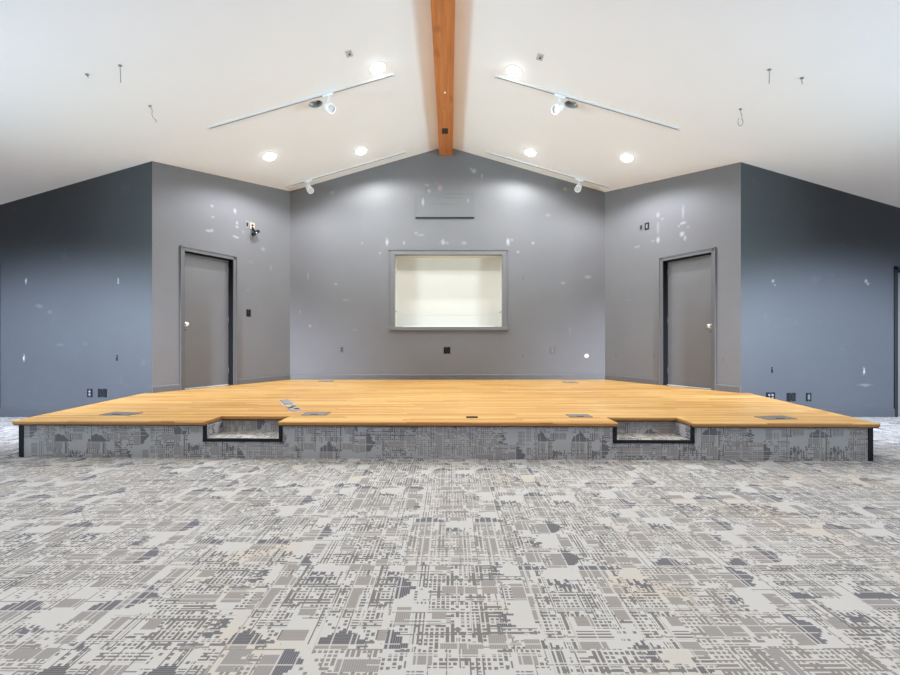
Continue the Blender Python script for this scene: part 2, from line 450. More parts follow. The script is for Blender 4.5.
door_wall(-1, 'wall_left', [(212, 206, 3, 4, .6), (213, 217, 4, 3, .4), (209, 231, 7, 3, .7), (212, 230, 3, 4, .5), (235, 211, 3, 7, .75), (237, 223, 3, 4, .65),
    (237, 227, 4, 3, .65), (236, 237, 7, 3, .8), (243, 232, 3, 5, .25), (263, 249, 5, 5, .35), (271, 268, 3, 8, .2), (250, 262, 8, 3, .1), (248, 290, 4, 3, .15)], 184, 233.2, 250.5)
door_wall(1, 'wall_right', [(658, 215, 4, 7, .4), (658, 228, 3, 16, .3), (658, 240, 4, 8, .85), (653, 241, 4, 3, .3), (662, 219, 3, 3, .35), (683, 212, 3, 18, .35),
    (683, 223, 7, 3, .7), (682, 234, 5, 6, .8), (685, 238, 3, 6, .6), (679, 226, 3, 3, .35), (688, 227, 3, 3, .35), (637, 247, 7, 4, .3), (616, 355, 2, 4, .7, DK),
    (654, 356, 2, 5, .7, DK), (723, 360, 2, 5, .6, DK), (628, 300, 8, 3, .1)], 663, 712, 252)

def flank(side, name, spots_px):
    cx = CLX if side < 0 else CRX
    ox = SX * side
    dj = at(896.6, 270, YC) if side > 0 else at(-2.6, 267, YC)
    d0 = dj.x; d1 = d0 + .86 * side; dz = dj.z
    outer = [(cx, 0), (ox, 0), (ox, roof(ox) + .03), (cx, roof(cx) + .03)]
    hole = [(d0, 0.001), (d1, 0.001), (d1, dz), (d0, dz)]
    spots = []
    for (px, py, w, h, st, *col) in spots_px:
        p = at(px, py, YC); k = YC / F / 2
        spots.append((p.x, p.z, w * k * 1.3, h * k * 1.2, st, col[0] if col else W))
    # bottom edge opened for the door: loop walks round it
    loop = [(cx, 0), (d0, 0), (d0, dz), (d1, dz), (d1, 0), (ox, 0), (ox, roof(ox) + .03), (cx, roof(cx) + .03)]
    o = obj(name, holed([loop], lambda x, z: Vector((x, YC, z)), Vector((0, .14, 0))), wall_paint(name + '_paint', spots, base=(.058, .063, .070)), kind='structure')  # same wall paint, with the flanks' shade and blue cast put into its colour
    set_uv(o, lambda c: (c.x, c.z))
    return d0, d1, dz
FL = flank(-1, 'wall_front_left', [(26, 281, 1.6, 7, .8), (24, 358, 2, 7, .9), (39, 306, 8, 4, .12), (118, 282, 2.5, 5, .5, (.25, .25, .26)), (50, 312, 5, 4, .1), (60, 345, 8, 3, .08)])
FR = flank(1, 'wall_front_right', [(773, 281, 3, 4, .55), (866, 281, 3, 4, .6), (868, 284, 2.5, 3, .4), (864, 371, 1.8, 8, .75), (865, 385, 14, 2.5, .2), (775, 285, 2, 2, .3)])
M_wallp = wall_paint('side_wall_paint')
for nm, x0, x1 in (('wall_far_left', -SX - .1, -SX), ('wall_far_right', SX, SX + .1)):
    obj(nm, box(BM(), x0, x1, YREAR - .1, YB + .5, 0, roof(SX) + .1), M_wallp, kind='structure')
bm = prism(BM(), [(-SX, 0), (SX, 0), (SX, roof(SX) + .05), (XR, ZR + .05), (-SX, roof(-SX) + .05)], 0, .1)
for v in bm.verts: v.co = Vector((v.co.x, YREAR - v.co.z, v.co.y))
obj('wall_rear', bm, plain('rear_wall_paint', (.16, .16, .17), .7), kind='structure')

# ------------------------------------------------------------------ baseboards (profiled, with a light rounded top)
def base_run(name, p0, p1, nrm, z0, h=.10, t=.016, mat=None):
    d = p1 - p0; L = d.length; x = d.normalized()
    prof = [(0, z0), (t, z0), (t, z0 + h - .022), (t * .75, z0 + h - .010), (t * .35, z0 + h), (0, z0 + h)]
    bm = BM(); a = []; b = []
    for (o, z) in prof:
        a.append(bm.verts.new(p0 + nrm * o + Vector((0, 0, z)))); b.append(bm.verts.new(p1 + nrm * o + Vector((0, 0, z))))
    k = len(prof)
    bm.faces.new(a); bm.faces.new(b)
    for i in range(k): bm.faces.new([a[i], a[(i + 1) % k], b[(i + 1) % k], b[i]])
    return obj(name, bm, mat or M_trim, kind='structure')
M_flank_trim = plain('shaded_flank_trim', (.05, .054, .06), .5, var=.08, scale=6)  # trim colour darkened to go with the shaded flank walls
base_run('baseboard_back', Vector((BLX, YB, 0)), Vector((BRX, YB, 0)), Vector((0, -1, 0)), ST, .105)
CW = .062   # door casing width
i = 1
for side, nm in ((-1, 'left'), (1, 'right')):
    a, e, nrm, s0, s1, top, L = DOORS[side]
    base_run('baseboard_%s' % nm, a + e * (s1 + CW), a + e * L, nrm, ST)
    base_run('baseboard_%s_corner' % nm, a, a + e * (s0 - CW), nrm, ST)
base_run('baseboard_front_left', Vector((CLX - .02, YC, 0)), Vector((FL[0] + .042, YC, 0)), Vector((0, -1, 0)), 0, .125, mat=M_flank_trim)
base_run('baseboard_front_right', Vector((CRX + .02, YC, 0)), Vector((FR[0] - .042, YC, 0)), Vector((0, -1, 0)), 0, .125, mat=M_flank_trim)

# ------------------------------------------------------------------ stage-side doors
def knob(parent, M):
    bm = BM()
    lathe(bm, [(.033, 0), (.034, .005), (.028, .010), (.013, .013), (.012, .036), (.024, .042), (.030, .052), (.029, .064), (.020, .072), (.006, .0745)], 28, M)
    return obj('door_knob', bm, M_chrome, parent, smooth=True)
for side, idx in ((-1, 1), (1, 2)):
    a, e, nrm, s0, s1, top, L = DOORS[side]
    M = frame_M(a + e * s0 + Vector((0, 0, ST)), e, nrm)      # local x along wall, y up?, z outward
    if M.col[1].z < 0: M = frame_M(a + e * s1 + Vector((0, 0, ST)), -e, nrm)
    w = s1 - s0; h = top - ST
    near0 = (M.to_3x3() @ Vector((1, 0, 0))).dot(e) > 0       # local x=0 is the near side
    bm = box(BM(), .012, w - .012, .012, h - .012, -.135, -.105)
    d = obj('door_%d' % idx, bm, M_door, None, M, kind='structure', bevel=.002)
    # jamb and stop
    bm = BM()
    for x0, x1 in ((0, .012), (w - .012, w)): box(bm, x0, x1, 0, h, -.139, 0.001)
    box(bm, 0, w, h - .012, h, -.139, .001)
    obj('jamb', bm, M_dark, d)
    bm = BM()      # mitred casing with a raised outer bead
    for x0, x1 in ((-CW, .004), (w - .004, w + CW)): box(bm, x0, x1, 0, h + CW, 0, .014)
    box(bm, -CW, w + CW, h - .004, h + CW, 0, .014)
    for x0, x1 in ((-CW, -CW + .016), (w + CW - .016, w + CW)): box(bm, x0, x1, 0, h + CW, .0, .024)
    box(bm, -CW, w + CW, h + CW - .016, h + CW, 0, .024)
    obj('door_casing', bm, M_trim, d, bevel=.002)
    obj('threshold', box(BM(), .01, w * (.97 if side < 0 else .99), 0, .010, -.12, -.085), M_pale, d)
    kx = .075 if near0 else w - .075
    kz = on_door_wall(186.5 if side < 0 else 709.5, 324 if side < 0 else 326, side).z - ST
    knob(d, Matrix.Translation((kx, kz, -.105)))
    obj('keyhole_plate', lathe(BM(), [(.012, 0), (.012, .004)], 16, Matrix.Translation((kx - .002, kz - .085, -.106))), M_black, d)
    for hz in (.2, h / 2, h - .22):      # hinge knuckles on the far side
        hx = w - .012 if near0 else .012
        obj('hinge', lathe(BM(), [(.006, 0), (.006, .09)], 10, Matrix.Translation((hx, hz, -.103)) @ Matrix.Rotation(-PI / 2, 4, 'X')), M_door, d)

# doors in the flanking walls, only their edges reach the picture
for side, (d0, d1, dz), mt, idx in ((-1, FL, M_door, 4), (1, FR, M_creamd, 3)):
    x0, x1 = min(d0, d1), max(d0, d1)
    d = obj('door_%d' % idx, box(BM(), x0 + .02, x1 - .02, YC + .09, YC + .13, .008, dz - .02), mt, kind='structure', bevel=.002)
    bm = BM()
    for a0, a1 in ((x0, x0 + .02), (x1 - .02, x1)): box(bm, a0, a1, YC - .001, YC + .139, 0, dz)
    box(bm, x0, x1, YC - .001, YC + .139, dz - .02, dz)
    obj('jamb', bm, M_dark, d)
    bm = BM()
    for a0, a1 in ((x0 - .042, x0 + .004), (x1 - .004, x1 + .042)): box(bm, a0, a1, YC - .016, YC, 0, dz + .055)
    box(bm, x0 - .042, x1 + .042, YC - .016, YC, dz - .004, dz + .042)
    obj('door_casing', bm, M_vinyl, d, bevel=.003)  # casing blackened to stand in for the shadow gap at the jamb

# ------------------------------------------------------------------ framed opening in the back wall
RD = .36
bm = BM()
x0, x1, z0, z1 = WX0, WX1, WZ0, WZ1
win = obj('window_1', None or box(BM(), x0 - .03, x1 + .03, YB + RD, YB + RD + .03, z0 - .03, z1 + .03), M_cream, kind='structure')
bm = BM()
box(bm, x0 - .03, x0, YB + .1, YB + RD, z0, z1); box(bm, x1, x1 + .03, YB + .1, YB + RD, z0, z1)
box(bm, x0 - .03, x1 + .03, YB + .1, YB + RD, z1, z1 + .03); box(bm, x0 - .03, x1 + .03, YB + .1, YB + RD, z0 - .03, z0)
obj('recess_lining', bm, M_cream, win)
bm = BM()
fw = .075
box(bm, x0 - fw, x0 + .006, YB - .022, YB + .10, z0, z1); box(bm, x1 - .006, x1 + fw, YB - .022, YB + .10, z0, z1)
box(bm, x0 - fw, x1 + fw, YB - .022, YB + .10, z1 - .006, z1 + fw)
obj('window_frame', bm, M_frame, win, bevel=.004)
bm = BM(); box(bm, x0 - fw - .035, x1 + fw + .035, YB - .035, YB, z1 + fw, z1 + fw + .014)
obj('head_moulding', bm, M_frame, win, bevel=.004)
bm = BM(); box(bm, x0 - fw - .03, x1 + fw + .03, YB - .05, YB + .10, z0 - .065, z0 + .004)
obj('window_sill', bm, M_frame, win, bevel=.01)
# low rail standing in front of the recess back, slack cord and its two hooks
lz = at(450, 316, YB + RD).z
cl = at(396, 311.5, YB + .16); cr = at(500.5, 312.5, YB + .16)
pts = []
for k in range(41):
    t = k / 40; x = cl.x + (cr.x - cl.x) * t
    s = min(t, 1 - t)
    pts.append((x, YB + .16, cl.z + (cr.z - cl.z) * t - .062 * (1 - math.exp(-s * 16))))
cord = thing('slack_cord', 'thin pale cord hanging slack across the lower part of the cream recess', 'cord', Matrix.Translation((0, 0, 0)))
obj('cord_line', tube(BM(), pts, .0045), plain('pale_cord', (.55, .54, .50), .7), cord)
for p, s in ((cl, 1), (cr, -1)):
    e0 = Vector((x0 if s > 0 else x1, p.y, p.z + .018))
    obj('hook', tube(BM(), [e0, p + Vector((s * -.005, 0, .012)), p + Vector((s * .012, 0, -.012)), p + Vector((s * .022, 0, 0))], .007), M_wire, cord)
# strip lamp lying in the bottom of the recess, out of the camera's sight behind the sill
lamp = thing('strip_lamp', 'slim white strip lamp lying low in the cream wall recess', 'lamp', Matrix.Translation(((x0 + x1) / 2, YB + .22, z0)))
hw = (x1 - x0) / 2 - .12
obj('lamp_housing', box(BM(), -hw, hw, -.02, .02, 0, .02), M_white, lamp)
obj('lamp_diffuser', box(BM(), -hw + .02, hw - .02, -.015, .015, .02, .028), emit('strip_glow', (1, .98, .95), .09), lamp)

# boarded panel with ledge above the opening
pl = at(416, 194, YB); pr_ = at(474, 218, YB)
pan = thing('wall_panel', 'grey painted board with a dark ledge above the framed opening', 'panel', Matrix.Translation(((pl.x + pr_.x) / 2, YB, pr_.z)))
hw = (pr_.x - pl.x) / 2; ph = pl.z - pr_.z
o_ = obj('board', box(BM(), -hw, hw, -.012, 0, 0.01, ph), wall_paint('board_paint', [(-.42, .30, .03, .10, .5, W), (.44, .33, .03, .05, .3, W), (.0, .26, .35, .012, .4, DK), (.1, .38, .4, .008, .5, DK)], base=(.155, .152, .155)), pan, bevel=.003)
set_uv(o_, lambda c: (c.x, c.z))
obj('ledge', box(BM(), -hw - .005, hw + .005, -.03, 0, -.008, .012), M_vinyl, pan, bevel=.003)
obj('top_groove', box(BM(), -.1 + .05, hw, -.014, 0, ph - .012, ph), M_trim, pan)

# ------------------------------------------------------------------ ridge beam
bz = H + 3.545; bw = .128
beam = thing('ridge_beam', 'orange brown timber beam running under the ridge of the white ceiling', 'beam', Matrix.Translation((XR, YB, bz)))
bm = BM()
prof = [(-bw, 0), (bw, 0), (bw, roof(XR + bw) - bz - .0), (0, ZR - bz - .0), (-bw, roof(XR - bw) - bz - .0)]
a = [bm.verts.new((x, -.005, z)) for x, z in prof]; b = [bm.verts.new((x, YREAR - YB + .005, z)) for x, z in prof]
bm.faces.new(a); bm.faces.new(b)
for i in range(5): bm.faces.new([a[i], a[(i + 1) % 5], b[(i + 1) % 5], b[i]])
obj('timber', bm, M_beam, beam, bevel=.006)
d = ray(445, 131); yb_ = (bz - H) / d.z
obj('bolt_plate', box(BM(), d.x * yb_ - XR - .05, d.x * yb_ - XR + .05, yb_ - YB - .09, yb_ - YB + .09, -.006, .004), M_iron, beam, bevel=.002)
d = ray(445, 92); y2 = (bz - H) / d.z
obj('nail_stub', lathe(BM(), [(.012, -.02), (.012, .004)], 10, Matrix.Translation((d.x * y2 - XR, y2 - YB, 0))), M_pale, beam)

# ------------------------------------------------------------------ stage
LF = Vector((-3.975, 3.885)); RF = Vector((3.775, 3.755))
LB = Vector((-4.29, YC)); RB = Vector((4.20, YC))
def fy(x): return LF.y + (RF.y - LF.y) * (x - LF.x) / (RF.x - LF.x)
n1 = (-2.215, -1.545, .290); n2 = (1.487, 2.150, .280)      # step notches: x0, x1, depth
TH = .030; OV = .035
def inset(x): return fy(x) + OV          # riser face
lx = lambda y: LF.x + (LB.x - LF.x) * (y - LF.y) / (LB.y - LF.y)
rx = lambda y: RF.x + (RB.x - RF.x) * (y - RF.y) / (RB.y - RF.y)
stage = thing('stage_platform', 'low stage with orange wood strip deck and grey patterned carpet on its front', 'stage', Matrix.Translation((0, 5, 0)))
def so(name, bm, mat, bevel=0, uv=None):
    for v in bm.verts: v.co = v.co - Vector((0, 5, 0))
    o = obj(name, bm, mat, stage, bevel=bevel)
    if uv: set_uv(o, uv)
    return o
front = [(LF.x, LF.y)]
for (a0, a1, dp) in (n1, n2):
    front += [(a0, fy(a0)), (a0, fy(a0) + dp), (a1, fy(a1) + dp), (a1, fy(a1))]
front += [(RF.x, RF.y)]
backp = [(RB.x, RB.y), (CRX, YC), (BRX, YB), (BLX, YB), (CLX, YC), (LB.x, LB.y)]
poly = front + [(RB.x, YC - .001), (CRX, YC - .001), (BRX - .001, YB - .001), (BLX + .001, YB - .001), (CLX, YC - .001), (LB.x, YC - .001)]
deck = so('deck', holed([poly], lambda x, y: Vector((x, y, ST)), Vector((0, 0, -.009))), M_deck, uv=lambda c: (c.x, c.y))
# nosing strip following the front edge under the deck boards
g = .004
nose_in = [(x, y) for x, y in front]
bm = BM()
def strip(bm, p, q, t, z0, z1):
    p = Vector(p); q = Vector(q); d = (q - p).normalized(); nn = Vector((-d.y, d.x))
    prism(bm, [tuple(p), tuple(q), tuple(q + nn * t), tuple(p + nn * t)], z0, z1)
for p, q in zip(front, front[1:]): strip(bm, p, q, .03, ST - TH, ST - .009)
so('nosing', bm, M_nose, bevel=.002)
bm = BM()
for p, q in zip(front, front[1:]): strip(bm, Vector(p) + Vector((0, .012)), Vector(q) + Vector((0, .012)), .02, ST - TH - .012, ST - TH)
so('nosing_shadow_strip', bm, plain('nosing_shadow_brown', (.12, .055, .02), .6), bevel=.001)  # dark strip put in for the shadow line under the nosing
# carpeted faces
RT = ST - TH
def face(bm, p, q, z0, z1, t=.03):
    p = Vector(p); q = Vector(q); d = (q - p).normalized(); nn = Vector((-d.y, d.x))
    prism(bm, [tuple(p), tuple(q), tuple(q + nn * t), tuple(p + nn * t)], z0, z1)
TZ = .176
bm = BM()
xs = [LF.x + .045, n1[0], n1[1], n2[0], n2[1], RF.x - .045]
for k in (0, 2, 4): face(bm, (xs[k], inset(xs[k])), (xs[k + 1], inset(xs[k + 1])), 0, RT)
for k in (1, 3): face(bm, (xs[k], inset(xs[k])), (xs[k + 1], inset(xs[k + 1])), 0, TZ - .01)
so('front_riser', bm, M_carpet_riser, uv=lambda c: (c.x, c.z))
for (a0, a1, dp) in (n1, n2):
    yb = lambda x: fy(x) + dp + OV
    bm = BM(); face(bm, (a0 - .03, yb(a0)), (a1 + .03, yb(a1)), TZ - .05, RT)
    so('step_riser', bm, M_carpet_riser, uv=lambda c: (c.x + .7, c.z + .3))
    for q0, q1 in ((a0 - .03, a0), (a1, a1 + .03)):
        bm = prism(BM(), [(q0, inset(q0)), (q1, inset(q1)), (q1, yb(q1)), (q0, yb(q0))], TZ - .05, RT)
        so('step_cheek', bm, M_carpet_riser, uv=lambda c: (c.y + 5 + c.x, c.z))
    bm = prism(BM(), [(a0, inset(a0) - .004), (a1, inset(a1) - .004), (a1, yb(a1)), (a0, yb(a0))], TZ - .012, TZ)
    so('step_tread', bm, M_carpet, uv=lambda c: (c.x * .9 + .33, c.y + .9))
    bm = BM()      # black vinyl edging: up both sides and along the tread front
    face(bm, (a0 - .028, inset(a0) - .010), (a0 + .004, inset(a0) - .010), TZ - .014, RT, .02)
    face(bm, (a1 - .004, inset(a1) - .010), (a1 + .028, inset(a1) - .010), TZ - .014, RT, .02)
    face(bm, (a0 - .028, inset(a0) - .012), (a1 + .028, inset(a1) - .012), TZ - .026, TZ + .003, .02)
    so('step_edging', bm, M_vinyl, bevel=.002)
bm = BM(); face(bm, (LF.x + .045, inset(LF.x)), (LB.x + .045, YC - .002), 0, RT, -.03)
so('side_riser', bm, M_carpet_riser, uv=lambda c: (c.y, c.z))
bm = BM(); face(bm, (RF.x - .045, inset(RF.x)), (RB.x - .045, YC - .002), 0, RT, .03)
so('side_riser', bm, M_carpet_riser, uv=lambda c: (c.y, c.z))
for s, c in ((-1, LF), (1, RF)):
    xx = c.x - .038 * s; bm = BM()
    face(bm, (xx - .006 + (0 if s < 0 else -.03), inset(xx) - .008), (xx + .006 + (.03 if s < 0 else 0), inset(xx) - .008), 0, RT, .04)
    so('corner_strip', bm, M_vinyl, bevel=.003)

# ------------------------------------------------------------------ metal floor boxes let into the deck
def floor_box(px, py, w, dpt, label, rot=0.0, mat=None, group='floor boxes in the stage deck'):
    p = on_floor(px, py, ST)
    t = thing('floor_box', label, 'floor box', Matrix.Translation(p) @ Matrix.Rotation(rot, 4, 'Z'), group)
    mt = mat or M_steel
    bm = BM()
    for q in ((-w, w, -dpt, -dpt + .012), (-w, w, dpt - .012, dpt), (-w, -w + .012, -dpt, dpt), (w - .012, w, -dpt, dpt)): box(bm, *q, -.004, .006)
    obj('rim', bm, mt, t, bevel=.0015)
    obj('lid', box(BM(), -w + .012, w - .012, -dpt + .012, dpt - .012, -.004, .004), mt, t, bevel=.001)
    obj('lid_tab', box(BM(), -w * .3, w * .3, -dpt + .02, -dpt + .035, .003, .0065), M_black, t)
    return t
floor_box(121.5, 414, .16, .085, 'dull metal floor box in the deck by the front corner at picture left', -.12)
floor_box(316, 414, .125, .085, 'dull metal floor box in the deck just right of the left step notch')
floor_box(579, 416, .11, .075, 'dull metal floor box in the deck just left of the right step notch')
floor_box(775.5, 418, .15, .08, 'dull metal floor box in the deck by the front corner at picture right', .12)
floor_box(326, 381.3, .13, .09, 'small dark floor box by the left end of the back wall', mat=M_greyplate)
floor_box(570, 382.4, .13, .09, 'small dark floor box by the right end of the back wall', mat=M_greyplate)
floor_box(472, 417.4, .055, .03, 'narrow dark slot plate in the deck at front centre', mat=M_vinyl)
# cracked open floor outlet with bare plywood behind the left step
p = on_floor(290, 405.5, ST)
t = thing('broken_floor_outlet', 'torn open floor outlet with plug sockets behind the left step notch', 'floor outlet', Matrix.Translation(p) @ Matrix.Rotation(math.radians(-61), 4, 'Z'))
bm = prism(BM(), [(-.50, -.05), (-.14, -.07), (.16, -.055), (.46, -.08), (.51, .02), (.40, .065), (.09, .055), (-.20, .075), (-.47, .055)], -.003, .003)
obj('torn_patch', bm, plain('bare_grey_patch', (.52, .46, .42), .8, var=.35, scale=25), t)
obj('lid_flap', box(BM(), -.48, -.06, -.046, .050, .002, .010), plain('grey_flap', (.30, .27, .27), .6, var=.3, scale=12), t, bevel=.002)
obj('socket_plate', box(BM(), .08, .44, -.06, .048, .002, .012), M_brown, t, bevel=.002)
for (a_, b_) in ((.15, .015), (.25, -.03), (.36, .012)):
    obj('socket', lathe(BM(), [(.028, 0), (.028, .004)], 14, Matrix.Translation((a_, b_, .011))), M_black, t)

# ------------------------------------------------------------------ recessed ceiling lights
def ceil_M(p):
    sx, nz = slope_axes(1 if p.x > XR else -1)
    return frame_M(p, sx, nz)
can_px = [((377.5, 67.5), 'lit recessed ceiling light left of the beam, near the front track', (138, (.92, .98, 1))),
          ((514, 71), 'lit recessed ceiling light right of the beam, near the front track', (138, (.92, .98, 1))),
          ((269.5, 156), 'lit recessed ceiling light above the top of the left door wall', (176, (.86, .91, 1))),
          ((361, 150.5), 'lit recessed ceiling light close to the left rear track', (131, (.94, .98, 1))),
          ((530.5, 152), 'lit recessed ceiling light close to the right rear track', (131, (.94, .98, 1))),
          ((627, 157.5), 'lit recessed ceiling light above the top of the right door wall', (176, (.86, .91, 1)))]
proto = None
def spot(name, loc, e, cone=125, blend=.5, col=(.91, .96, 1.0), r=.07, direc=None):
    l = bpy.data.lights.new(name, 'SPOT'); l.energy = e; l.spot_size = math.radians(cone); l.spot_blend = blend
    l.color = col; l.shadow_soft_size = r
    o = bpy.data.objects.new(name, l); C.objects.link(o); o.location = loc
    if direc is not None: o.rotation_euler = Vector(direc).to_track_quat('-Z', 'Y').to_euler()
    return o
CAN_E = 215
for (px, lab, e_) in can_px:
    p = on_ceiling(*px); M = ceil_M(p)
    if proto is None:
        t = thing('recessed_light', lab, 'ceiling light', M, 'lit recessed lights')
        a_ = obj('trim_ring', lathe(BM(), [(.090, .001), (.090, .006), (.108, .010), (.120, .004), (.120, -.004), (.090, -.004)], 40, None, False, False), M_white, t, smooth=True)
        b_ = obj('lens', lathe(BM(), [(.092, -.002), (.092, .008), (.084, .026), (.060, .044), (.03, .052), (.008, .054)], 40), M_lens, t, smooth=True)
        proto = (t, a_, b_)
    else:
        t = proto[0].copy(); C.objects.link(t); t['label'] = lab; t.matrix_basis = M
        for ch in proto[1:]:
            c = ch.copy(); C.objects.link(c); c.parent = t
    nz = (M.to_3x3() @ Vector((0, 0, 1)))
    spot('can_beam', p + nz * .075, e_[0], 162, .4, col=e_[1], direc=(nz + Vector((0, 0, -.6))))

# unlit cans let into the ceiling
for p, lab in zip(dead, ('unlit recessed ceiling light with dark baffle beside the left front spotlight', 'unlit recessed ceiling light with dark baffle beside the right front spotlight')):
    M = ceil_M(p)
    t = thing('unlit_recessed_light', lab, 'ceiling light', M, 'unlit recessed lights')
    obj('trim_ring', lathe(BM(), [(.090, -.002), (.092, .006), (.108, .009), (.122, .004), (.122, -.003)], 40, None, False, False), M_white, t, smooth=True)
    prof = []
    for k in range(9):
        z = -.005 - k * .014
        prof += [(.0905 - k * .0014, z), (.0865 - k * .0014, z - .007)]
    obj('baffle', lathe(BM(), prof, 40, None, False, True), M_baffle, t)
    obj('bulb', lathe(BM(), [(.02, -.115), (.045, -.095), (.055, -.07), (.045, -.055), (.02, -.05)], 28), M_glass, t, smooth=True)

# ------------------------------------------------------------------ track lights
def track(label, x0, x1, y, hx, aim, sl):
    side = 1 if x0 > XR else -1
    o = Vector((hx, y, roof(hx))); sx, nz = slope_axes(side)
    M = frame_M(o, sx, nz)
    t = thing('track_light', label, 'track light', M, 'ceiling track lights')
    c = math.hypot(1, SL)
    a0 = (x0 - hx) * c; a1 = (x1 - hx) * c
    bm = BM(); box(bm, a0, a1, -.018, .018, -.001, .020)
    rail = obj('rail', bm, M_rail, t, bevel=.002)
    obj('rail_slot', box(BM(), a0 + .02, a1 - .02, -.006, .006, .0195, .0215), M_wire, rail)
    for q, s in ((a0, -1), (a1, 1)): obj('end_cap', box(BM(), q - .012, q + .012, -.021, .021, 0, .024), M_rail, rail)
    # head: adapter, stem, yoke arms, cylinder with rim, lens
    head = obj('lamp_head', box(BM(), -.075, .075, -.016, .016, .020, .048), M_white, t, bevel=.004)
    Mi = M.inverted(); R3 = Mi.to_3x3()
    dn = R3 @ Vector((0, 0, -1)); ax = (R3 @ Vector(aim)).normalized()
    p0 = Vector((0, 0, .045)); p1 = p0 + dn * sl
    obj('stem', tube(BM(), [p0, p0 + dn * sl * .5, p1], .011, 10), M_white, head, smooth=True)
    L = .165; r = .054
    ctr = p1 + dn * .02
    Q = frame_M(ctr - ax * L * .25, ax.orthogonal(), ax)
    obj('shade', lathe(BM(), [(.012, -.012), (.030, -.010), (.046, .006), (r, .03), (r, L - .02), (r + .005, L - .015), (r + .005, L), (r - .004, L), (r - .005, L - .018)], 32, Q, True, False), M_white, head, smooth=True)
    obj('lens', lathe(BM(), [(r - .003, L - .022), (r * .6, L - .016), (.01, L - .013)], 32, Q), M_glass, head, smooth=True)
    obj('knob', lathe(BM(), [(.012, 0), (.012, .018)], 14, Matrix.Translation(p1) @ frame_M(Vector((0, 0, 0)), ax, ax.cross(dn)) @ Matrix.Translation((0, 0, .004))), M_greyplate, head)
    return t
def cx(px, py): return on_ceiling(px, py)
a_, b_ = cx(209, 127), cx(393, 74); y = (a_.y + b_.y) / 2
track('long white ceiling track left of the beam, nearer one, with one tilted spotlight', a_.x, b_.x, y, cx(328, 94).x, (.60, -.75, -.70), .115)
a_, b_ = cx(496, 75.5), cx(679, 128.5); y = (a_.y + b_.y) / 2
track('long white ceiling track right of the beam, nearer one, with one tilted spotlight', a_.x, b_.x, y, cx(560, 95).x, (-.75, -.75, -.70), .115)
a_, b_ = cx(286, 186), cx(405, 152.5); y = 7.90
track('white track along the back wall left of the beam, spotlight at its low end', -3.02, b_.x, y, cx(308.5, 180).x, (.62, -.8, -.75), .095)
a_, b_ = cx(488, 152.4), cx(612, 188.6)
track('white track along the back wall right of the beam, spotlight at its low end', a_.x, 2.93, y, cx(579, 179).x, (-.45, -.85, -.7), .095)

# ------------------------------------------------------------------ ceiling boxes, hooks, loose wires
for px, lab in (((349, 53.5), 'small square ceiling box plate with dark hole left of the beam'), ((540, 57), 'small square ceiling box plate with dark hole right of the beam')):
    M = ceil_M(on_ceiling(*px))
    t = thing('ceiling_box', lab, 'ceiling box', M, 'ceiling box plates')
    obj('plate', box(BM(), -.038, .038, -.055, .055, -.001, .006), plain('worn_plate', (.50, .50, .49), .5, var=.3, scale=60), t, bevel=.002)
    obj('hole', lathe(BM(), [(.013, 0), (.013, .002)], 16, Matrix.Translation((.004, -.012, .0055))), M_black, t)
    obj('wire_stub', tube(BM(), [(.004, .02, .004), (.008, .03, .02), (.02, .04, .022)], .004), M_wire, t)
def hook(px, label, drop):
    p = on_ceiling(*px); M = ceil_M(p); Mi = M.inverted().to_3x3()
    t = thing('ceiling_hook', label, 'hook', M, 'hooks left in the ceiling')
    obj('screw_plate', lathe(BM(), [(.017, -.001), (.017, .004), (.008, .008)], 16), M_wire, t)
    dn = Mi @ Vector((0, 0, -1))
    pts = [Vector((0, 0, .004))] + [Vector((0, 0, .004)) + dn * q + (Mi @ Vector((o, 0, 0))) for q, o in drop]
    obj('wire', tube(BM(), pts, .0035, 6), M_wire, t)
hook((87, 74.5), 'small dark screw hook in the ceiling, furthest left', [(.008, 0), (.02, .006), (.026, .014)])
hook((120, 65.5), 'ceiling hook with short straight wire on the left slope', [(.05, .002), (.12, .004), (.17, .006)])
hook((769.5, 69.5), 'ceiling hook with short straight wire on the right slope', [(.05, 0), (.10, -.002), (.14, -.003)])
hook((802, 78), 'small screw hook in the ceiling, furthest right', [(.02, 0), (.045, .003), (.06, .002)])
hook((150, 106), 'crooked loose wire hanging from the left ceiling slope', [(.05, .025), (.09, .02), (.12, .03), (.16, .065), (.185, .075)])
ring = [(.06, .01), (.085, .02)] + [(.145 - .05 * math.cos(a), .0 + .03 * math.sin(a)) for a in [k * 2 * PI / 14 for k in range(1, 14)]]
hook((740.5, 109), 'wire ring hanging from a ceiling hook on the right slope', ring)

# ------------------------------------------------------------------ wall plates
def plate(kind, M, w, h, gang, mat, label, cat, group=None, inner=None):
    t = thing(kind, label, cat, M, group)
    obj('cover_plate', box(BM(), -w / 2, w / 2, -h / 2, h / 2, -.001, .007), mat, t, bevel=.003)
    inner = inner or M_vinyl
    for g_ in range(gang):
        gx = (g_ - (gang - 1) / 2) * .046
        if cat == 'outlet':
            for s in (-1, 1): obj('receptacle', lathe(BM(), [(.0165, 0), (.0155, .004)], 20, Matrix.Translation((gx, s * .021, .006))), inner, t)
        elif cat == 'light switch':
            obj('toggle', box(BM(), gx - .006, gx + .006, -.012, .014, .006, .017), inner, t, bevel=.002)
        else:
            obj('opening', box(BM(), gx - .016, gx + .016, -.034, .034, .0065, .0085), inner, t)
    for s in (-1, 1): obj('screw', lathe(BM(), [(.004, 0), (.003, .002)], 10, Matrix.Translation((0, s * h * .43, .0065))), M_greyplate, t)
    return t
XA = Vector((1, 0, 0)); FW = Vector((0, -1, 0))
def wallM(p): return frame_M(p, XA, FW)
gp_ = 'outlets low on the flanking walls'
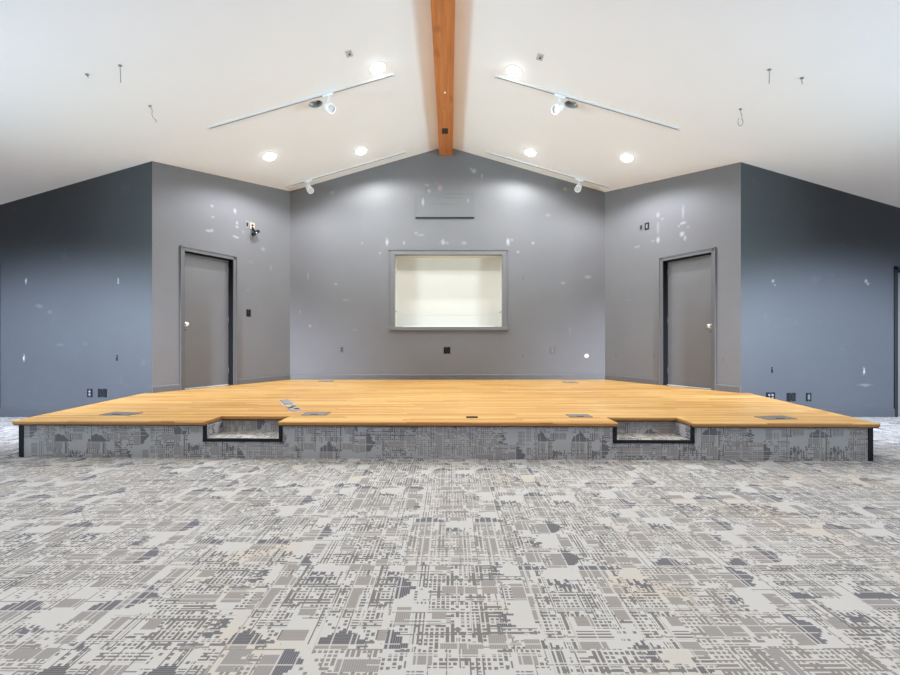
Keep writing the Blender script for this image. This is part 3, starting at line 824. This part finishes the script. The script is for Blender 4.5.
plate('wall_outlet', wallM(at(90, 393, YC)), .075, .118, 1, M_black, 'single black outlet, leftmost low on the left flanking wall', 'outlet', gp_, M_greyplate)
plate('wall_outlet', wallM(at(102.5, 393, YC)), .125, .118, 2, M_black, 'double black outlet low on the left flanking wall near the stage edge', 'outlet', gp_)
plate('wall_outlet', wallM(at(770.5, 396.5, YC)), .125, .118, 2, M_black, 'double black outlet with pale sockets low on the right flanking wall', 'outlet', gp_, M_greyplate)
plate('wall_outlet', wallM(at(791, 397, YC)), .125, .118, 2, M_black, 'double black outlet with dark sockets, middle of three on the right wall', 'outlet', gp_)
plate('wall_outlet', wallM(at(808.5, 397, YC)), .075, .118, 1, M_black, 'single open black box, rightmost low on the right flanking wall', 'electrical box', gp_, M_trim)
plate('wall_outlet', wallM(at(447, 350.3, YB)), .125, .125, 2, M_black, 'black double outlet centred under the framed opening', 'outlet')
plate('wall_outlet', wallM(at(342, 349.5, YB)), .080, .120, 1, M_greyp, 'grey painted outlet on the back wall left of the opening', 'outlet', None, M_black)
plate('wall_outlet', wallM(at(552.5, 350.5, YB)), .120, .125, 1, M_greyp, 'grey painted outlet on the back wall right of the opening', 'outlet', None, M_greyplate)
t = thing('round_cap', 'small white round cap low on the back wall at right', 'cover cap', wallM(at(586.5, 356, YB)))
obj('cap', lathe(BM(), [(.042, -.001), (.042, .006), (.034, .013), (.01, .015)], 28), M_white, t, smooth=True)
obj('centre_screw', lathe(BM(), [(.006, .013), (.005, .017)], 12), M_greyplate, t)
def doorwallM(px, py, side):
    a, e, nrm, *_ = DOORS[side]
    M = frame_M(on_door_wall(px, py, side), e if side < 0 else -e, nrm)
    return M
plate('wall_switch', doorwallM(248.5, 313, -1), .085, .125, 1, M_black, 'black light switch on the wall right of the left door', 'light switch')
plate('wall_plate', doorwallM(247, 224.5, -1), .085, .13, 1, M_greyplate, 'grey cable plate high on the left door wall beside the bracket', 'wall plate', None, M_black)
plate('wall_plate', doorwallM(641.3, 227.5, 1), .085, .115, 1, M_greyp, 'dark painted cable plate high on the right door wall, left of the pair', 'wall plate', 'pair of plates on the right door wall', M_black)
plate('wall_plate', doorwallM(647, 226.3, 1), .085, .125, 1, M_black, 'black cable plate high on the right door wall, right of the pair', 'wall plate', 'pair of plates on the right door wall', M_greyplate)
t = thing('speaker_bracket', 'beige and black speaker bracket left on the upper left door wall', 'bracket', doorwallM(252, 226, -1))
obj('mounting_plate', box(BM(), -.05, .05, -.06, .06, -.001, .012), M_brown, t, bevel=.004)
obj('socket_hole', lathe(BM(), [(.020, 0), (.016, .006)], 18, Matrix.Translation((.002, .01, .011))), M_black, t)
obj('arm', tube(BM(), [(0, -.03, .01), (.004, -.075, .04), (.012, -.105, .065)], .016, 12), M_black, t, smooth=True)
bm = BM(); R = Matrix.Translation((.012, -.125, .075)) @ Matrix.Rotation(math.radians(38), 4, 'Z')
box(bm, -.075, .075, -.022, .022, -.03, .03, R)
obj('clamp', bm, M_black, t, bevel=.004)
obj('clamp_bolt', lathe(BM(), [(.012, 0), (.012, .012)], 12, R @ Matrix.Translation((-.01, 0, .028))), M_chrome, t)
# wall anchors on the flanking walls
for px, py, m_, lab in ((118.5, 281, M_greyplate, 'small grey wall anchor high on the left flanking wall near the corner'),
                        (117, 358, M_black, 'small black wall anchor above the left flanking wall outlets'),
                        (772, 370, M_black, 'small black wall anchor above the right flanking wall outlets')):
    t = thing('wall_anchor', lab, 'wall anchor', wallM(at(px, py, YC)), 'wall anchors on the flanking walls')
    obj('strip', box(BM(), -.009, .009, -.04, .04, -.001, .008), m_, t, bevel=.002)
    obj('anchor_screw', lathe(BM(), [(.006, .007), (.005, .014)], 10, Matrix.Translation((0, .018, 0))), M_wire, t)

# ------------------------------------------------------------------ light of the room and added fill
def area(name, loc, direc, sx, sy, e, col, spread=180):
    l = bpy.data.lights.new(name, 'AREA'); l.shape = 'RECTANGLE'; l.size = sx; l.size_y = sy; l.energy = e; l.color = col
    l.spread = math.radians(spread)
    o = bpy.data.objects.new(name, l); C.objects.link(o); o.location = loc
    o.rotation_euler = Vector(direc).to_track_quat('-Z', 'Z').to_euler()
    return o
for (x, y, e) in ((-2.4, 2.6, 132), (2.3, 2.6, 132), (-2.4, -.5, 132), (2.3, -.5, 132), (-2.4, -3.6, 132), (2.3, -3.6, 132)):
    spot('can_beam', (x, y, roof(x) - .05), e, 135, .5, col=(1, .93, .74), direc=(0, 0, -1))
FILL_BLUE = (.62, .80, 1.0)
# added fill lamps on both sides, unseen; no windows are built for them
for sd in (-1, 1):
    area('ceiling_fill', ((SX - .08) * sd, 0.2, 1.3), (-sd, .03, 1.1), 8.4, 1.3, 590, (.42, .62, 1.0), 125)  # added lamp that lifts the ceiling brightness
    area('stage_ceiling_fill', ((SX - .08) * sd, 2.0, 1.4), (-9 * sd, 5.4, 2.9), 1.8, 1.3, 84, (.68, .95, 1.0), 60)  # added lamp that whitens the ceiling over the stage
    o = spot('flank_fill', (5.5 * sd, .6, 2.45), 4300, 46, 1.0, col=(.70, .81, 1.0), r=.25, direc=(-.04 * sd, 1, -.33))  # added cool spot that brightens the lower flank wall
    o.scale = (1.5, .80, 1)

w = bpy.data.worlds.new('world'); SC.world = w; w.use_nodes = True
w.node_tree.nodes['Background'].inputs[0].default_value = (.7, .8, 1, 1)
w.node_tree.nodes['Background'].inputs[1].default_value = .3

# ------------------------------------------------------------------ camera
cam = bpy.data.cameras.new('camera'); co = bpy.data.objects.new('camera', cam); C.objects.link(co)
cam.sensor_width = 36; cam.lens = F / 900 * 36; cam.shift_y = (HY - 337.5) / 900
co.location = (0, 0, H); co.rotation_euler = (PI / 2, 0, 0); cam.clip_start = .05
SC.camera = co
SC.view_settings.view_transform = 'Standard'; SC.view_settings.look = 'None'
SC.view_settings.exposure = 0.0; SC.view_settings.gamma = 1.0; SC.view_settings.use_curve_mapping = False
SC.cycles.max_bounces = 10; SC.cycles.diffuse_bounces = 6
